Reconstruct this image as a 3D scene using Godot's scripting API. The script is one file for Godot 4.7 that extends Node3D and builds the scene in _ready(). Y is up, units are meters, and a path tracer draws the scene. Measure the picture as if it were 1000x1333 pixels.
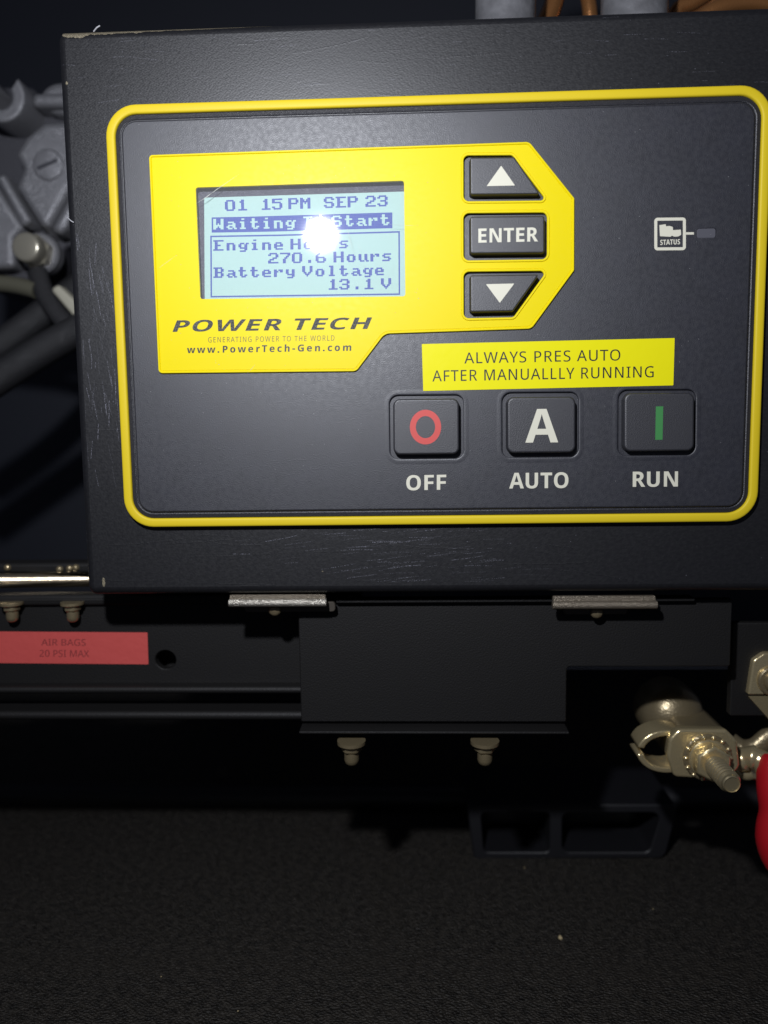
extends Node3D
# A generator's control panel, photographed close up with the camera's flash. All lengths below are millimetres; K turns them into metres where vertices are made.
# The panel's face is the plane z = 0, y is up, and the camera stands 220 mm in front of it.

const K := 0.001
var rng := RandomNumberGenerator.new()
var M := {}
var bold_font: Font
var plain_font: Font

# ---------------------------------------------------------------- shapes
func disc(c: Vector2, rx: float, ry: float, n: int = 32, turn: float = 0.0) -> PackedVector2Array:
	var p := PackedVector2Array()
	for i in n:
		var t := TAU * i / n + turn
		p.append(c + Vector2(cos(t) * rx, sin(t) * ry))
	return p

func rounded(pts: Array, radii: Array, n: int = 7) -> PackedVector2Array:
	# a polygon (any turn) with rounded corners, returned counter-clockwise
	var src := PackedVector2Array(pts)
	var rad := radii.duplicate()
	if area(src) < 0.0:
		src.reverse()
		if rad.size() > 1:
			rad.reverse()
	var out := PackedVector2Array()
	var m := src.size()
	for i in m:
		var p := src[i]
		var u := (src[(i + m - 1) % m] - p)
		var v := (src[(i + 1) % m] - p)
		var r: float = rad[i % rad.size()]
		var half := acos(clampf(u.normalized().dot(v.normalized()), -1.0, 1.0)) / 2.0
		var t := minf(r / tan(half), minf(u.length(), v.length()) * 0.49)
		if t < 0.01:
			out.append(p)
			continue
		r = t * tan(half)
		var a := p + u.normalized() * t
		var b := p + v.normalized() * t
		var c := p + (u.normalized() + v.normalized()).normalized() * (r / sin(half))
		var a0 := (a - c).angle()
		var da := wrapf((b - c).angle() - a0, -PI, PI)
		for k in n + 1:
			out.append(c + Vector2.from_angle(a0 + da * k / n) * r)
	return out

func rr(x0: float, y0: float, x1: float, y1: float, r: float, n: int = 7) -> PackedVector2Array:
	return rounded([Vector2(x0, y0), Vector2(x1, y0), Vector2(x1, y1), Vector2(x0, y1)], [r], n)

func area(p: PackedVector2Array) -> float:
	var s := 0.0
	for i in p.size():
		s += p[i].cross(p[(i + 1) % p.size()])
	return s / 2.0

func inset(p: PackedVector2Array, d: float) -> PackedVector2Array:
	# every vertex moved inwards by d along its mitre; the count stays
	if d == 0.0:
		return p
	var out := PackedVector2Array()
	var m := p.size()
	for i in m:
		var e0 := p[i] - p[(i + m - 1) % m]
		var e1 := p[(i + 1) % m] - p[i]
		if e0.length() < 1e-5: e0 = p[(i + m - 1) % m] - p[(i + m - 2) % m]
		if e1.length() < 1e-5: e1 = p[(i + 2) % m] - p[(i + 1) % m]
		var n0 := Vector2(-e0.y, e0.x).normalized()
		var n1 := Vector2(-e1.y, e1.x).normalized()
		var b := n0 + n1
		b = b / maxf(b.length_squared() / 2.0, 0.25)
		out.append(p[i] + b * d)
	return out

func begin() -> SurfaceTool:
	var st := SurfaceTool.new()
	st.begin(Mesh.PRIMITIVE_TRIANGLES)
	return st

func tri(st: SurfaceTool, a: Vector3, b: Vector3, c: Vector3) -> void:
	st.add_vertex(a * K); st.add_vertex(b * K); st.add_vertex(c * K)

func quad(st: SurfaceTool, a: Vector3, b: Vector3, c: Vector3, d: Vector3) -> void:
	# a b c d counter-clockwise seen from outside
	tri(st, a, d, c); tri(st, a, c, b)

func v3(p: Vector2, z: float) -> Vector3:
	return Vector3(p.x, p.y, z)

func cap(st: SurfaceTool, outer: PackedVector2Array, holes: Array, z: float, front: bool = true) -> void:
	st.set_smooth_group(-1)
	var cuts := []
	for h in holes:
		var lo := INF
		var hi := -INF
		for p in h:
			lo = minf(lo, p.x); hi = maxf(hi, p.x)
		cuts.append((lo + hi) / 2.0)
	cuts.sort()
	var xs := [-1e4] + cuts + [1e4]
	for i in xs.size() - 1:
		if xs[i + 1] - xs[i] < 1e-3:
			continue
		var slab := PackedVector2Array([Vector2(xs[i], -1e4), Vector2(xs[i + 1], -1e4), Vector2(xs[i + 1], 1e4), Vector2(xs[i], 1e4)])
		var polys: Array = [outer] if holes.is_empty() else Geometry2D.intersect_polygons(outer, slab)
		for h in holes:
			var next := []
			for q in polys:
				next.append_array(Geometry2D.clip_polygons(q, h))
			polys = next
		for q: PackedVector2Array in polys:
			var idx := Geometry2D.triangulate_polygon(q)
			if idx.is_empty():
				# corners tighter than their edge cross over: clean the outline first
				for w: PackedVector2Array in Geometry2D.offset_polygon(q, 0.002):
					if area(w) > area(q) * 0.5:
						q = w
				idx = Geometry2D.triangulate_polygon(q)
			if idx.is_empty():
				print("no cap at z ", z, " ", q[0])
			for k in range(0, idx.size(), 3):
				var a := q[idx[k]]
				var b := q[idx[k + 1]]
				var c := q[idx[k + 2]]
				if ((b - a).cross(c - a) > 0.0) == front:
					tri(st, v3(a, z), v3(c, z), v3(b, z))
				else:
					tri(st, v3(a, z), v3(b, z), v3(c, z))

func wall(st: SurfaceTool, poly: PackedVector2Array, prof: Array, hole: bool = false, round_profile: bool = false) -> void:
	# prof: [inset, z] from the back to the front; a hole's inset is counted outwards from the hole
	for s in prof.size() - 1:
		st.set_smooth_group(1 if round_profile else 1 + s)
		var sign := -1.0 if hole else 1.0
		var p0 := inset(poly, sign * prof[s][0])
		var p1 := inset(poly, sign * prof[s + 1][0])
		var z0: float = prof[s][1]
		var z1: float = prof[s + 1][1]
		var m := poly.size()
		for i in m:
			var j := (i + 1) % m
			if hole:
				quad(st, v3(p0[j], z0), v3(p0[i], z0), v3(p1[i], z1), v3(p1[j], z1))
			else:
				quad(st, v3(p0[i], z0), v3(p0[j], z0), v3(p1[j], z1), v3(p1[i], z1))

func solid(st: SurfaceTool, outer: PackedVector2Array, prof: Array, holes: Array = [], hole_prof: Array = [], round_profile: bool = false, back: bool = true) -> void:
	if area(outer) < 0.0:
		outer.reverse()
	wall(st, outer, prof, false, round_profile)
	var hs := []
	var hb := []
	for h: PackedVector2Array in holes:
		if area(h) < 0.0:
			h.reverse()
		wall(st, h, hole_prof, true)
		hs.append(inset(h, -hole_prof[-1][0]))
		hb.append(inset(h, -hole_prof[0][0]))
	cap(st, inset(outer, prof[-1][0]), hs, prof[-1][1], true)
	if back:
		cap(st, inset(outer, prof[0][0]), hb, prof[0][1], false)

func soft(z0: float, z1: float, r: float, n: int = 4, first: float = 0.0) -> Array:
	# straight side from z0, then a quarter-round edge of radius r up to z1
	var p := [[first, z0]]
	for i in n + 1:
		var t := PI / 2 * i / n
		p.append([r - r * cos(t), z1 - r + r * sin(t)])
	return p

func box(st: SurfaceTool, lo: Vector3, hi: Vector3, r: float = 0.4) -> void:
	# a block whose edges round the front are softened
	var p := rr(lo.x, lo.y, hi.x, hi.y, r * 1.5, 3)
	var q := soft(lo.z, hi.z, r, 3)
	q.push_front([r, lo.z - 0.0])
	q[1][1] = lo.z + r * 0.5
	solid(st, p, q)

func lathe(st: SurfaceTool, prof: Array, at: Vector3, axis: Basis = Basis(), n: int = 32, smooth: bool = true) -> void:
	# prof: [radius, distance along the local z axis]
	for s in prof.size() - 1:
		st.set_smooth_group(1 if smooth else 1 + s)
		for i in n:
			var t0 := TAU * i / n
			var t1 := TAU * (i + 1) / n
			var d0 := Vector3(cos(t0), sin(t0), 0)
			var d1 := Vector3(cos(t1), sin(t1), 0)
			var r0: float = prof[s][0]
			var r1: float = prof[s + 1][0]
			var z0 := Vector3(0, 0, prof[s][1])
			var z1 := Vector3(0, 0, prof[s + 1][1])
			quad(st, at + axis * (d0 * r0 + z0), at + axis * (d1 * r0 + z0), at + axis * (d1 * r1 + z1), at + axis * (d0 * r1 + z1))

func tube(st: SurfaceTool, pts: Array, radii: Array, n: int = 16, flat: float = 1.0, caps: bool = true) -> void:
	st.set_smooth_group(1)
	var rings := []
	var up := Vector3(0.13, 0.3, 0.94).normalized()
	for i in pts.size():
		var t: Vector3 = (pts[mini(i + 1, pts.size() - 1)] - pts[maxi(i - 1, 0)]).normalized()
		var u := t.cross(up).normalized()
		var w := u.cross(t).normalized()
		var r: float = radii[i % radii.size()]
		var ring := []
		for k in n:
			var a := TAU * k / n
			ring.append(pts[i] + u * cos(a) * r + w * sin(a) * r * flat)
		rings.append(ring)
	for i in rings.size() - 1:
		for k in n:
			var j := (k + 1) % n
			quad(st, rings[i][j], rings[i][k], rings[i + 1][k], rings[i + 1][j])
	if caps:
		st.set_smooth_group(-1)
		for k in n:
			var j := (k + 1) % n
			tri(st, pts[0], rings[0][j], rings[0][k])
			tri(st, pts[-1], rings[-1][k], rings[-1][j])

func curve(pts: Array, n: int = 8) -> Array:
	# a smooth line through the points
	var out := []
	for i in pts.size() - 1:
		var a: Vector3 = pts[maxi(i - 1, 0)]
		var d: Vector3 = pts[mini(i + 2, pts.size() - 1)]
		for k in n:
			out.append((pts[i] as Vector3).cubic_interpolate(pts[i + 1], a, d, float(k) / n))
	out.append(pts[-1])
	return out

# ---------------------------------------------------------------- objects
func numbered(called: String, parent: Node) -> String:
	if not parent.has_node(called):
		return called
	var k := 1
	while parent.has_node("%s_%03d" % [called, k]):
		k += 1
	return "%s_%03d" % [called, k]

func obj(called: String, st, m: Material, parent: Node = self) -> MeshInstance3D:
	var o := MeshInstance3D.new()
	o.name = numbered(called, parent)
	if st is SurfaceTool:
		st.generate_normals()
		st.set_material(m)
		o.mesh = st.commit()
	else:
		o.mesh = st
		o.material_override = m
	parent.add_child(o, true)
	return o

func tag(o: Node, label: String, category: String, group: String = "") -> void:
	o.set_meta("label", label)
	o.set_meta("category", category)
	if group:
		o.set_meta("group", group)

func thing(called: String, label: String, category: String, group: String = "") -> Node3D:
	var o := Node3D.new()
	o.name = numbered(called, self)
	add_child(o, true)
	tag(o, label, category, group)
	return o

func struct(called: String, st, m: Material) -> MeshInstance3D:
	var o := obj(called, st, m)
	o.set_meta("kind", "structure")
	return o

func lettering(words: String, font: Font, bl: Vector2, br: Vector2, tl: Vector2, z: float, thick: float = 0.06) -> ArrayMesh:
	# printed lettering whose ink fills the parallelogram bl, br, tl
	var t := TextMesh.new()
	t.text = words
	t.font = font
	t.font_size = 96
	t.pixel_size = 0.01
	t.depth = 0.1
	t.curve_step = 1.0
	var arr := t.get_mesh_arrays()
	var vs: PackedVector3Array = arr[Mesh.ARRAY_VERTEX]
	var ns: PackedVector3Array = arr[Mesh.ARRAY_NORMAL]
	var lo := vs[0]
	var hi := vs[0]
	for v in vs:
		lo = lo.min(v); hi = hi.max(v)
	for i in vs.size():
		var u := (vs[i].x - lo.x) / (hi.x - lo.x)
		var w := (vs[i].y - lo.y) / (hi.y - lo.y)
		var p := bl + (br - bl) * u + (tl - bl) * w
		vs[i] = Vector3(p.x, p.y, z + (vs[i].z - lo.z) / (hi.z - lo.z) * thick) * K
	arr[Mesh.ARRAY_VERTEX] = vs
	arr[Mesh.ARRAY_NORMAL] = ns
	arr[Mesh.ARRAY_TANGENT] = null
	var m := ArrayMesh.new()
	m.add_surface_from_arrays(Mesh.PRIMITIVE_TRIANGLES, arr)
	return m

# ---------------------------------------------------------------- textures and materials
func noise_image(size: int, freq: Vector2, octaves: int, seed_: int, lo: float = 0.0, hi: float = 1.0) -> Image:
	# tileable value noise of the given number of cells across and down
	var im := Image.create(size, size, false, Image.FORMAT_L8)
	var n := FastNoiseLite.new()
	n.seed = seed_
	n.noise_type = FastNoiseLite.TYPE_SIMPLEX_SMOOTH
	n.fractal_octaves = octaves
	n.frequency = 1.0
	for y in size:
		var fy := float(y) / size
		for x in size:
			var fx := float(x) / size
			var a := n.get_noise_2d(fx * freq.x, fy * freq.y)
			var b := n.get_noise_2d((fx - 1.0) * freq.x, fy * freq.y)
			var c := n.get_noise_2d(fx * freq.x, (fy - 1.0) * freq.y)
			var wx := smoothstep(0.85, 1.0, fx)
			var wy := smoothstep(0.85, 1.0, fy)
			var v := lerpf(lerpf(a, b, wx), c, wy)
			im.set_pixel(x, y, Color.from_hsv(0, 0, clampf(lerpf(lo, hi, v * 0.8 + 0.5), 0, 1)))
	return im

func grain_image(size: int, seed_: int) -> Image:
	# fine moulded grain
	var n := FastNoiseLite.new()
	n.seed = seed_
	n.noise_type = FastNoiseLite.TYPE_CELLULAR
	n.frequency = 0.22
	n.cellular_jitter = 1.0
	n.fractal_octaves = 2
	var im := n.get_seamless_image(size, size)
	im.convert(Image.FORMAT_L8)
	return im

func scratch(im: Image, x: float, y: float, ang: float, length: float, value: float, broken: float = 0.0) -> void:
	var s := im.get_width()
	var d := Vector2.from_angle(ang)
	var p := Vector2(x, y)
	var bend := rng.randf_range(-0.002, 0.002)
	for i in int(length):
		if rng.randf() >= broken:
			var q := Vector2i(posmod(int(p.x), s), posmod(int(p.y), s))
			im.set_pixelv(q, Color(value, value, value))
		p += d
		d = d.rotated(bend)

func tex(im: Image) -> ImageTexture:
	return ImageTexture.create_from_image(im)

func as_normal(im: Image, strength: float) -> ImageTexture:
	var c: Image = im.duplicate()
	c.convert(Image.FORMAT_RGBA8)
	c.bump_map_to_normal_map(strength)
	return ImageTexture.create_from_image(c)

func mat(called: String, lin: Color, rough: float, metal: float = 0.0, spec: float = 0.5) -> StandardMaterial3D:
	var m := StandardMaterial3D.new()
	m.resource_name = called
	m.albedo_color = lin.linear_to_srgb()
	m.roughness = rough
	m.metallic = metal
	m.metallic_specular = spec
	M[called] = m
	return m

func grained(m: StandardMaterial3D, period_mm: float, normal: Texture2D, normal_scale: float, rough: Texture2D = null, color: Texture2D = null) -> StandardMaterial3D:
	m.uv1_triplanar = true
	m.uv1_world_triplanar = true
	m.uv1_triplanar_sharpness = 8.0
	m.uv1_scale = Vector3.ONE * (1000.0 / period_mm)
	if normal:
		m.normal_enabled = true
		m.normal_texture = normal
		m.normal_scale = normal_scale
	if rough:
		m.roughness_texture = rough
		m.roughness_texture_channel = BaseMaterial3D.TEXTURE_CHANNEL_RED
	if color:
		m.albedo_texture = color
	return m

func make_materials() -> void:
	rng.seed = 7
	var grain := grain_image(512, 3)
	var grain_n := as_normal(grain, 3.0)
	var mottle := noise_image(256, Vector2(3, 3), 4, 11, 0.9, 1.02)
	var smudge := noise_image(512, Vector2(16, 16), 4, 13, 0.82, 1.0)
	# black painted sheet steel: wiped to a faint brush, with scratches where tools have slid over it, their glint painted in as pale colour
	var brushed := noise_image(1024, Vector2(280, 900), 2, 5, 0.3, 0.7)
	var blotch := noise_image(512, Vector2(120, 230), 3, 9, -0.2, 1.2)
	var sheen := Image.create(1024, 1024, false, Image.FORMAT_L8)
	for y in 1024:
		for x in 1024:
			var b := blotch.get_pixel(x / 2, y / 2).r
			var v := brushed.get_pixel(x, y).r
			sheen.set_pixel(x, y, Color.from_hsv(0, 0, clampf(0.72 + 0.12 * b + 0.3 * (v - 0.5), 0, 1)))
	var wear_glints := Image.create(2048, 2048, false, Image.FORMAT_L8)
	wear_glints.fill(Color(0.15, 0.15, 0.15))
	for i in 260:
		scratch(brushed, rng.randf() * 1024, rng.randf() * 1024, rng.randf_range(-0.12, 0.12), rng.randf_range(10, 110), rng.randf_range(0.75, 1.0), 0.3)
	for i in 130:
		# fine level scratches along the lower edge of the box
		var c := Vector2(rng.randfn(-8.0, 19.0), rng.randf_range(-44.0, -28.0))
		scratch(wear_glints, c.x / 236.0 * 2048.0, -c.y / 236.0 * 2048.0, rng.randf_range(-0.14, -0.02), rng.randf_range(6, 90), rng.randf_range(0.3, 0.8), 0.55)
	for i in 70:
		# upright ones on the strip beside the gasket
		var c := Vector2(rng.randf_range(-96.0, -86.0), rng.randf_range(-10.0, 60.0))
		scratch(wear_glints, c.x / 236.0 * 2048.0, -c.y / 236.0 * 2048.0, PI / 2 + rng.randf_range(-0.25, 0.15), rng.randf_range(5, 70), rng.randf_range(0.4, 0.85), 0.4)
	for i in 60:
		scratch(wear_glints, rng.randf() * 2048, posmod(-rng.randf_range(92, 111) / 236.0 * 2048.0, 2048.0), rng.randf_range(-0.1, 0.1), rng.randf_range(4, 60), rng.randf_range(0.4, 0.6), 0.5)
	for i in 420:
		scratch(wear_glints, rng.randf() * 2048, rng.randf() * 2048, 0, rng.randf_range(1, 3), rng.randf_range(0.4, 0.9))
	grained(mat("painted_steel", Color(0.40, 0.40, 0.48), 0.56, 0.0, 0.58), 236.0, as_normal(brushed, 2.2), 0.10, tex(sheen), tex(wear_glints))
	grained(mat("plain_steel", Color(0.0068, 0.0063, 0.0062), 0.6, 0.0, 0.42), 60.0, as_normal(noise_image(512, Vector2(90, 90), 3, 31), 1.0), 0.4)
	grained(mat("face_plastic", Color(0.012, 0.0125, 0.020), 0.55, 0.0, 0.78), 30.0, grain_n, 0.15, tex(smudge), tex(mottle))
	grained(mat("button_plastic", Color(0.019, 0.019, 0.024), 0.5, 0.0, 0.7), 30.0, grain_n, 0.22)
	grained(mat("lip_plastic", Color(0.02, 0.02, 0.025), 0.42), 22.0, grain_n, 0.5)
	# yellow lens film with hairline scratches
	var film := Image.create(1024, 1024, false, Image.FORMAT_L8)
	film.fill(Color(0.5, 0.5, 0.5))
	for i in 240:
		scratch(film, rng.randf() * 1024, rng.randf() * 1024, rng.randf_range(-0.9, 0.2), rng.randf_range(8, 90), rng.randf_range(0.55, 0.8), 0.3)
	grained(mat("yellow_film", Color(0.78, 0.63, 0.0015), 0.46, 0.0, 0.3), 70.0, as_normal(film, 1.0), 0.5, tex(noise_image(512, Vector2(30, 44), 4, 14, 0.86, 1.0)))
	mat("yellow_rubber", Color(0.68, 0.51, 0.016), 0.5, 0.0, 0.35)
	grained(mat("label_yellow", Color(0.78, 0.72, 0.006), 0.4, 0.0, 0.3), 40.0, as_normal(noise_image(256, Vector2(10, 10), 2, 44), 0.4), 0.2)
	mat("ink_black", Color(0.012, 0.012, 0.014), 0.5)
	grained(mat("ink_metallic", Color(0.06, 0.06, 0.05), 0.45, 0.0), 12.0, as_normal(noise_image(256, Vector2(20, 20), 3, 58), 3.0), 1.0)
	mat("ink_olive", Color(0.16, 0.13, 0.004), 0.5)
	mat("print_white", Color(0.66, 0.64, 0.52), 0.5)
	mat("print_red", Color(0.58, 0.075, 0.065), 0.5)
	mat("print_green", Color(0.045, 0.22, 0.06), 0.5)
	mat("lamp_lens", Color(0.09, 0.09, 0.105), 0.35)
	grained(mat("display_frame", Color(0.07, 0.07, 0.10), 0.45), 14.0, as_normal(noise_image(256, Vector2(30, 30), 3, 51), 3.0), 0.8)
	var pane := mat("clear_pane", Color(1, 1, 1), 0.03)
	pane.albedo_color = Color(1, 1, 1, 0.04)
	pane.transparency = BaseMaterial3D.TRANSPARENCY_ALPHA
	mat("scratch_white", Color(0.5, 0.5, 0.45), 0.6)
	grained(mat("bare_steel", Color(0.30, 0.26, 0.18), 0.5, 0.6), 10.0, as_normal(noise_image(256, Vector2(40, 40), 3, 61), 4.0), 1.0)
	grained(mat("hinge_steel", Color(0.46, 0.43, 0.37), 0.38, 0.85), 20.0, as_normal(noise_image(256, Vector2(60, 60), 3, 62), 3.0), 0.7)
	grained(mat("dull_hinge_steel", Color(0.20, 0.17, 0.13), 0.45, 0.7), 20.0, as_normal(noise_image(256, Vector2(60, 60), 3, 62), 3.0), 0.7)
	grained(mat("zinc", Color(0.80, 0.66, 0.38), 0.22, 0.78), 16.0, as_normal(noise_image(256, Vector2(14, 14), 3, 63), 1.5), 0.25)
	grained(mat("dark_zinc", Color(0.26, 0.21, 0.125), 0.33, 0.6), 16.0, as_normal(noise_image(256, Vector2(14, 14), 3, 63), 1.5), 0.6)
	mat("stud_steel", Color(0.72, 0.60, 0.36), 0.24, 0.85)
	mat("dull_dark_steel", Color(0.07, 0.06, 0.048), 0.5, 0.4)
	grained(mat("bolt_zinc", Color(0.36, 0.29, 0.17), 0.3, 0.7), 9.0, as_normal(noise_image(128, Vector2(20, 20), 3, 91), 2.0), 0.3)
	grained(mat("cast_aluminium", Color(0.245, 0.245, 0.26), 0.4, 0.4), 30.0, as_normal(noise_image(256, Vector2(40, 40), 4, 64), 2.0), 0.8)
	grained(mat("shaded_aluminium", Color(0.06, 0.06, 0.07), 0.6, 0.1), 30.0, as_normal(noise_image(256, Vector2(40, 40), 4, 64), 2.0), 0.8)  # darker copy: shade of the valleys between the pads put into the colour
	grained(mat("olive_metal", Color(0.13, 0.125, 0.09), 0.5, 0.2), 30.0, null, 0.0)
	mat("bolt_head", Color(0.5, 0.47, 0.38), 0.25, 0.6)
	grained(mat("pale_strip", Color(0.45, 0.43, 0.34), 0.5), 20.0, as_normal(noise_image(256, Vector2(20, 20), 3, 65), 1.0), 0.5)
	grained(mat("rubber_hose", Color(0.02, 0.02, 0.022), 0.5), 16.0, as_normal(noise_image(256, Vector2(40, 40), 3, 66), 3.0), 0.9)
	grained(mat("polished_pipe", Color(0.80, 0.66, 0.46), 0.3, 1.0), 25.0, as_normal(noise_image(256, Vector2(8, 8), 2, 67), 1.0), 0.4)
	grained(mat("red_tape", Color(0.54, 0.08, 0.072), 0.45), 50.0, as_normal(noise_image(256, Vector2(9, 9), 3, 93), 0.8), 0.5)
	mat("tape_ink", Color(0.20, 0.03, 0.03), 0.5)
	mat("red_rubber", Color(0.42, 0.008, 0.014), 0.4)
	grained(mat("grey_plastic", Color(0.17, 0.17, 0.18), 0.3), 30.0, as_normal(noise_image(256, Vector2(12, 12), 3, 81), 1.0), 0.5, null, tex(noise_image(256, Vector2(5, 5), 3, 82, 0.85, 1.02)))
	mat("grey_print", Color(0.05, 0.05, 0.06), 0.5)
	grained(mat("copper_wire", Color(0.42, 0.19, 0.07), 0.3, 0.7), 20.0, as_normal(noise_image(256, Vector2(20, 20), 3, 68), 1.0), 0.5)
	mat("black_plastic", Color(0.008, 0.008, 0.010), 0.52)
	var mat_grain := noise_image(1024, Vector2(122, 160), 3, 71)
	grained(mat("floor_mat", Color(0.030, 0.026, 0.021), 0.62, 0.0, 0.4), 160.0, as_normal(mat_grain, 6.0), 0.8, tex(noise_image(256, Vector2(9, 9), 4, 73, 0.85, 1.05)), tex(noise_image(512, Vector2(40, 52), 4, 72, 0.6, 1.15)))
	mat("dust_sparkle", Color(0.42, 0.42, 0.42), 0.7)
	mat("crumb", Color(0.45, 0.36, 0.2), 0.8)
	mat("fibre", Color(0.4, 0.4, 0.42), 0.6)

func display_image() -> Image:
	# 128 by 64 dots; letters are 8 dots wide and drawn row by row
	var glyphs := {
		"0": "7cc6c6c6c6c67c", "1": "1838181818187e", "2": "7cc6061c70c0fe", "3": "7cc6063c06c67c", "5": "fec0fc0606c67c", "6": "3c60c0fcc6c67c", "7": "fe060c18303030", ".": "00000000001818",
		"A": "386cc6fec6c6c6", "B": "fc6666 7c6666fc".replace(" ", ""), "E": "fe60607860 60fe".replace(" ", ""), "H": "c6c6c6fec6c6c6", "M": "c6eefed6c6c6c6", "P": "fcc6c6fcc0c0c0", "S": "7cc6c07c06c67c",
		"T": "7e181818181818", "V": "c6c6c6c66c3810", "W": "c6c6c6d6feeec6",
		"a": "00003c063e663b", "e": "00003c667e603e", "g": "00003b66663e063c", "i": "18003818181 83c".replace(" ", ""), "l": "3818181818183c", "n": "00007c66666666", "o": "00003c6666663c",
		"r": "00006e76606060", "s": "00003e603c067c", "t": "30307c3030361c", "u": "0000666666663b", "y": "00006666663e063c",
	}
	var dots := Image.create(128, 64, false, Image.FORMAT_L8)
	dots.fill(Color.BLACK)
	dots.fill_rect(Rect2i(1, 11, 122, 10), Color.WHITE)
	dots.fill_rect(Rect2i(0, 23, 128, 1), Color.WHITE)
	dots.fill_rect(Rect2i(0, 63, 128, 1), Color.WHITE)
	dots.fill_rect(Rect2i(0, 23, 1, 41), Color.WHITE)
	dots.fill_rect(Rect2i(127, 23, 1, 41), Color.WHITE)
	var rows := [
		[0, 10, "01", false], [0, 34, "15", false], [0, 53, "PM", false], [0, 77, "SEP", false], [0, 105, "23", false],
		[12, 2, "Waiting", true], [12, 62, "To", true], [12, 82, "Start", true],
		[26, 2, "Engine", false], [26, 54, "Hours", false], [35, 39, "270.6", false], [35, 83, "Hours", false],
		[44, 2, "Battery", false], [44, 62, "Voltage", false], [53, 79, "13.1", false], [53, 115, "V", false],
	]
	for r in rows:
		var x: int = r[1]
		for ch in r[2]:
			var g: String = glyphs[ch]
			for k in g.length() / 2:
				var bits := g.substr(k * 2, 2).hex_to_int()
				for b in 8:
					if bits & (128 >> b) and x + b < 127:
						dots.set_pixel(x + b, mini(r[0] + k, 62), Color.BLACK if r[3] else Color.WHITE)
			x += 8
	# the glass: 6 by 6 pixels to a dot, a hair of light between the dots, and an unlit margin of the same pale green round them
	var mx := 24
	var my := 12
	var im := Image.create(128 * 6 + mx * 2, 64 * 6 + my * 2, false, Image.FORMAT_RGB8)
	var pale := Color(0.66, 0.775, 0.75)
	var ink := Color(0.20, 0.27, 0.60)
	im.fill(pale)
	for y in 64:
		for x in 128:
			if dots.get_pixel(x, y).r > 0.5:
				im.fill_rect(Rect2i(mx + x * 6, my + y * 6, 6, 6), ink.lerp(pale, 0.28))
				im.fill_rect(Rect2i(mx + x * 6, my + y * 6, 5, 5), ink)
	return im

# ---------------------------------------------------------------- the scene
func _ready() -> void:
	make_view()
	make_materials()
	bold_font = SystemFont.new()
	bold_font.font_names = PackedStringArray(["Droid Sans"])
	bold_font.font_weight = 700
	plain_font = SystemFont.new()
	plain_font.font_names = PackedStringArray(["Droid Sans"])
	make_surroundings()
	make_control_box()
	make_controller()
	make_sticker()
	make_hinges()
	make_frame()
	make_engine()
	make_top_parts()
	make_terminals()
	make_litter()

func make_view() -> void:
	var cam := Camera3D.new()
	cam.name = "camera"
	var attributes := CameraAttributesPhysical.new()
	attributes.frustum_focal_length = 18.0
	attributes.frustum_focus_distance = 0.219
	attributes.exposure_aperture = 18.0 / 3.4
	attributes.frustum_near = 0.02
	attributes.frustum_far = 20.0
	cam.attributes = attributes
	cam.fov = 67.38
	cam.near = 0.02
	cam.far = 20.0
	cam.transform = Transform3D(Basis(Vector3(0.999169, -0.013996, -0.038282), Vector3(0.009969, 0.994587, -0.103425), Vector3(0.039522, 0.102957, 0.993900)), Vector3(0, 0, 220) * K)
	add_child(cam)
	cam.fov = 67.38
	cam.current = true
	var env := Environment.new()
	env.background_mode = Environment.BG_COLOR
	env.background_color = Color(0.026, 0.029, 0.040).linear_to_srgb()
	env.tonemap_mode = Environment.TONE_MAPPER_LINEAR
	env.tonemap_exposure = 1.0
	env.sdfgi_enabled = true
	env.ssao_enabled = true
	env.ssil_enabled = true
	var we := WorldEnvironment.new()
	we.name = "world_environment"
	we.environment = env
	add_child(we)
	# the flash: a pair of small, hard, neutral diodes, one turned against the other, above and to one side of the lens
	for k in 2:
		var flash := AreaLight3D.new()
		flash.name = "camera_flash" if k == 0 else "camera_flash_001"
		flash.area_size = Vector2(0.0118, 0.0118)
		flash.light_color = Color(0.955, 0.967, 1.0)
		flash.light_energy = 0.043
		flash.area_range = 3.0
		flash.area_attenuation = 2.0
		flash.shadow_enabled = true
		add_child(flash)
		flash.look_at_from_position(Vector3(-50.4, 110.0, 220 + 0.1 * k) * K, Vector3(-8, 25, 0) * K)
		flash.rotate_object_local(Vector3(0, 0, 1), PI / 4 * k)

func make_surroundings() -> void:
	var st := begin()
	st.set_smooth_group(-1)
	box(st, Vector3(-420, -190, -330), Vector3(420, -172, 200), 0.5)
	struct("floor", st, M.floor_mat)
	st = begin()
	box(st, Vector3(-420, -171.9, -345), Vector3(420, 420, -331), 0.5)
	struct("back_wall", st, mat("wall_navy", Color(0.022, 0.025, 0.036), 0.6))  # one even dark navy over the whole wall

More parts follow.
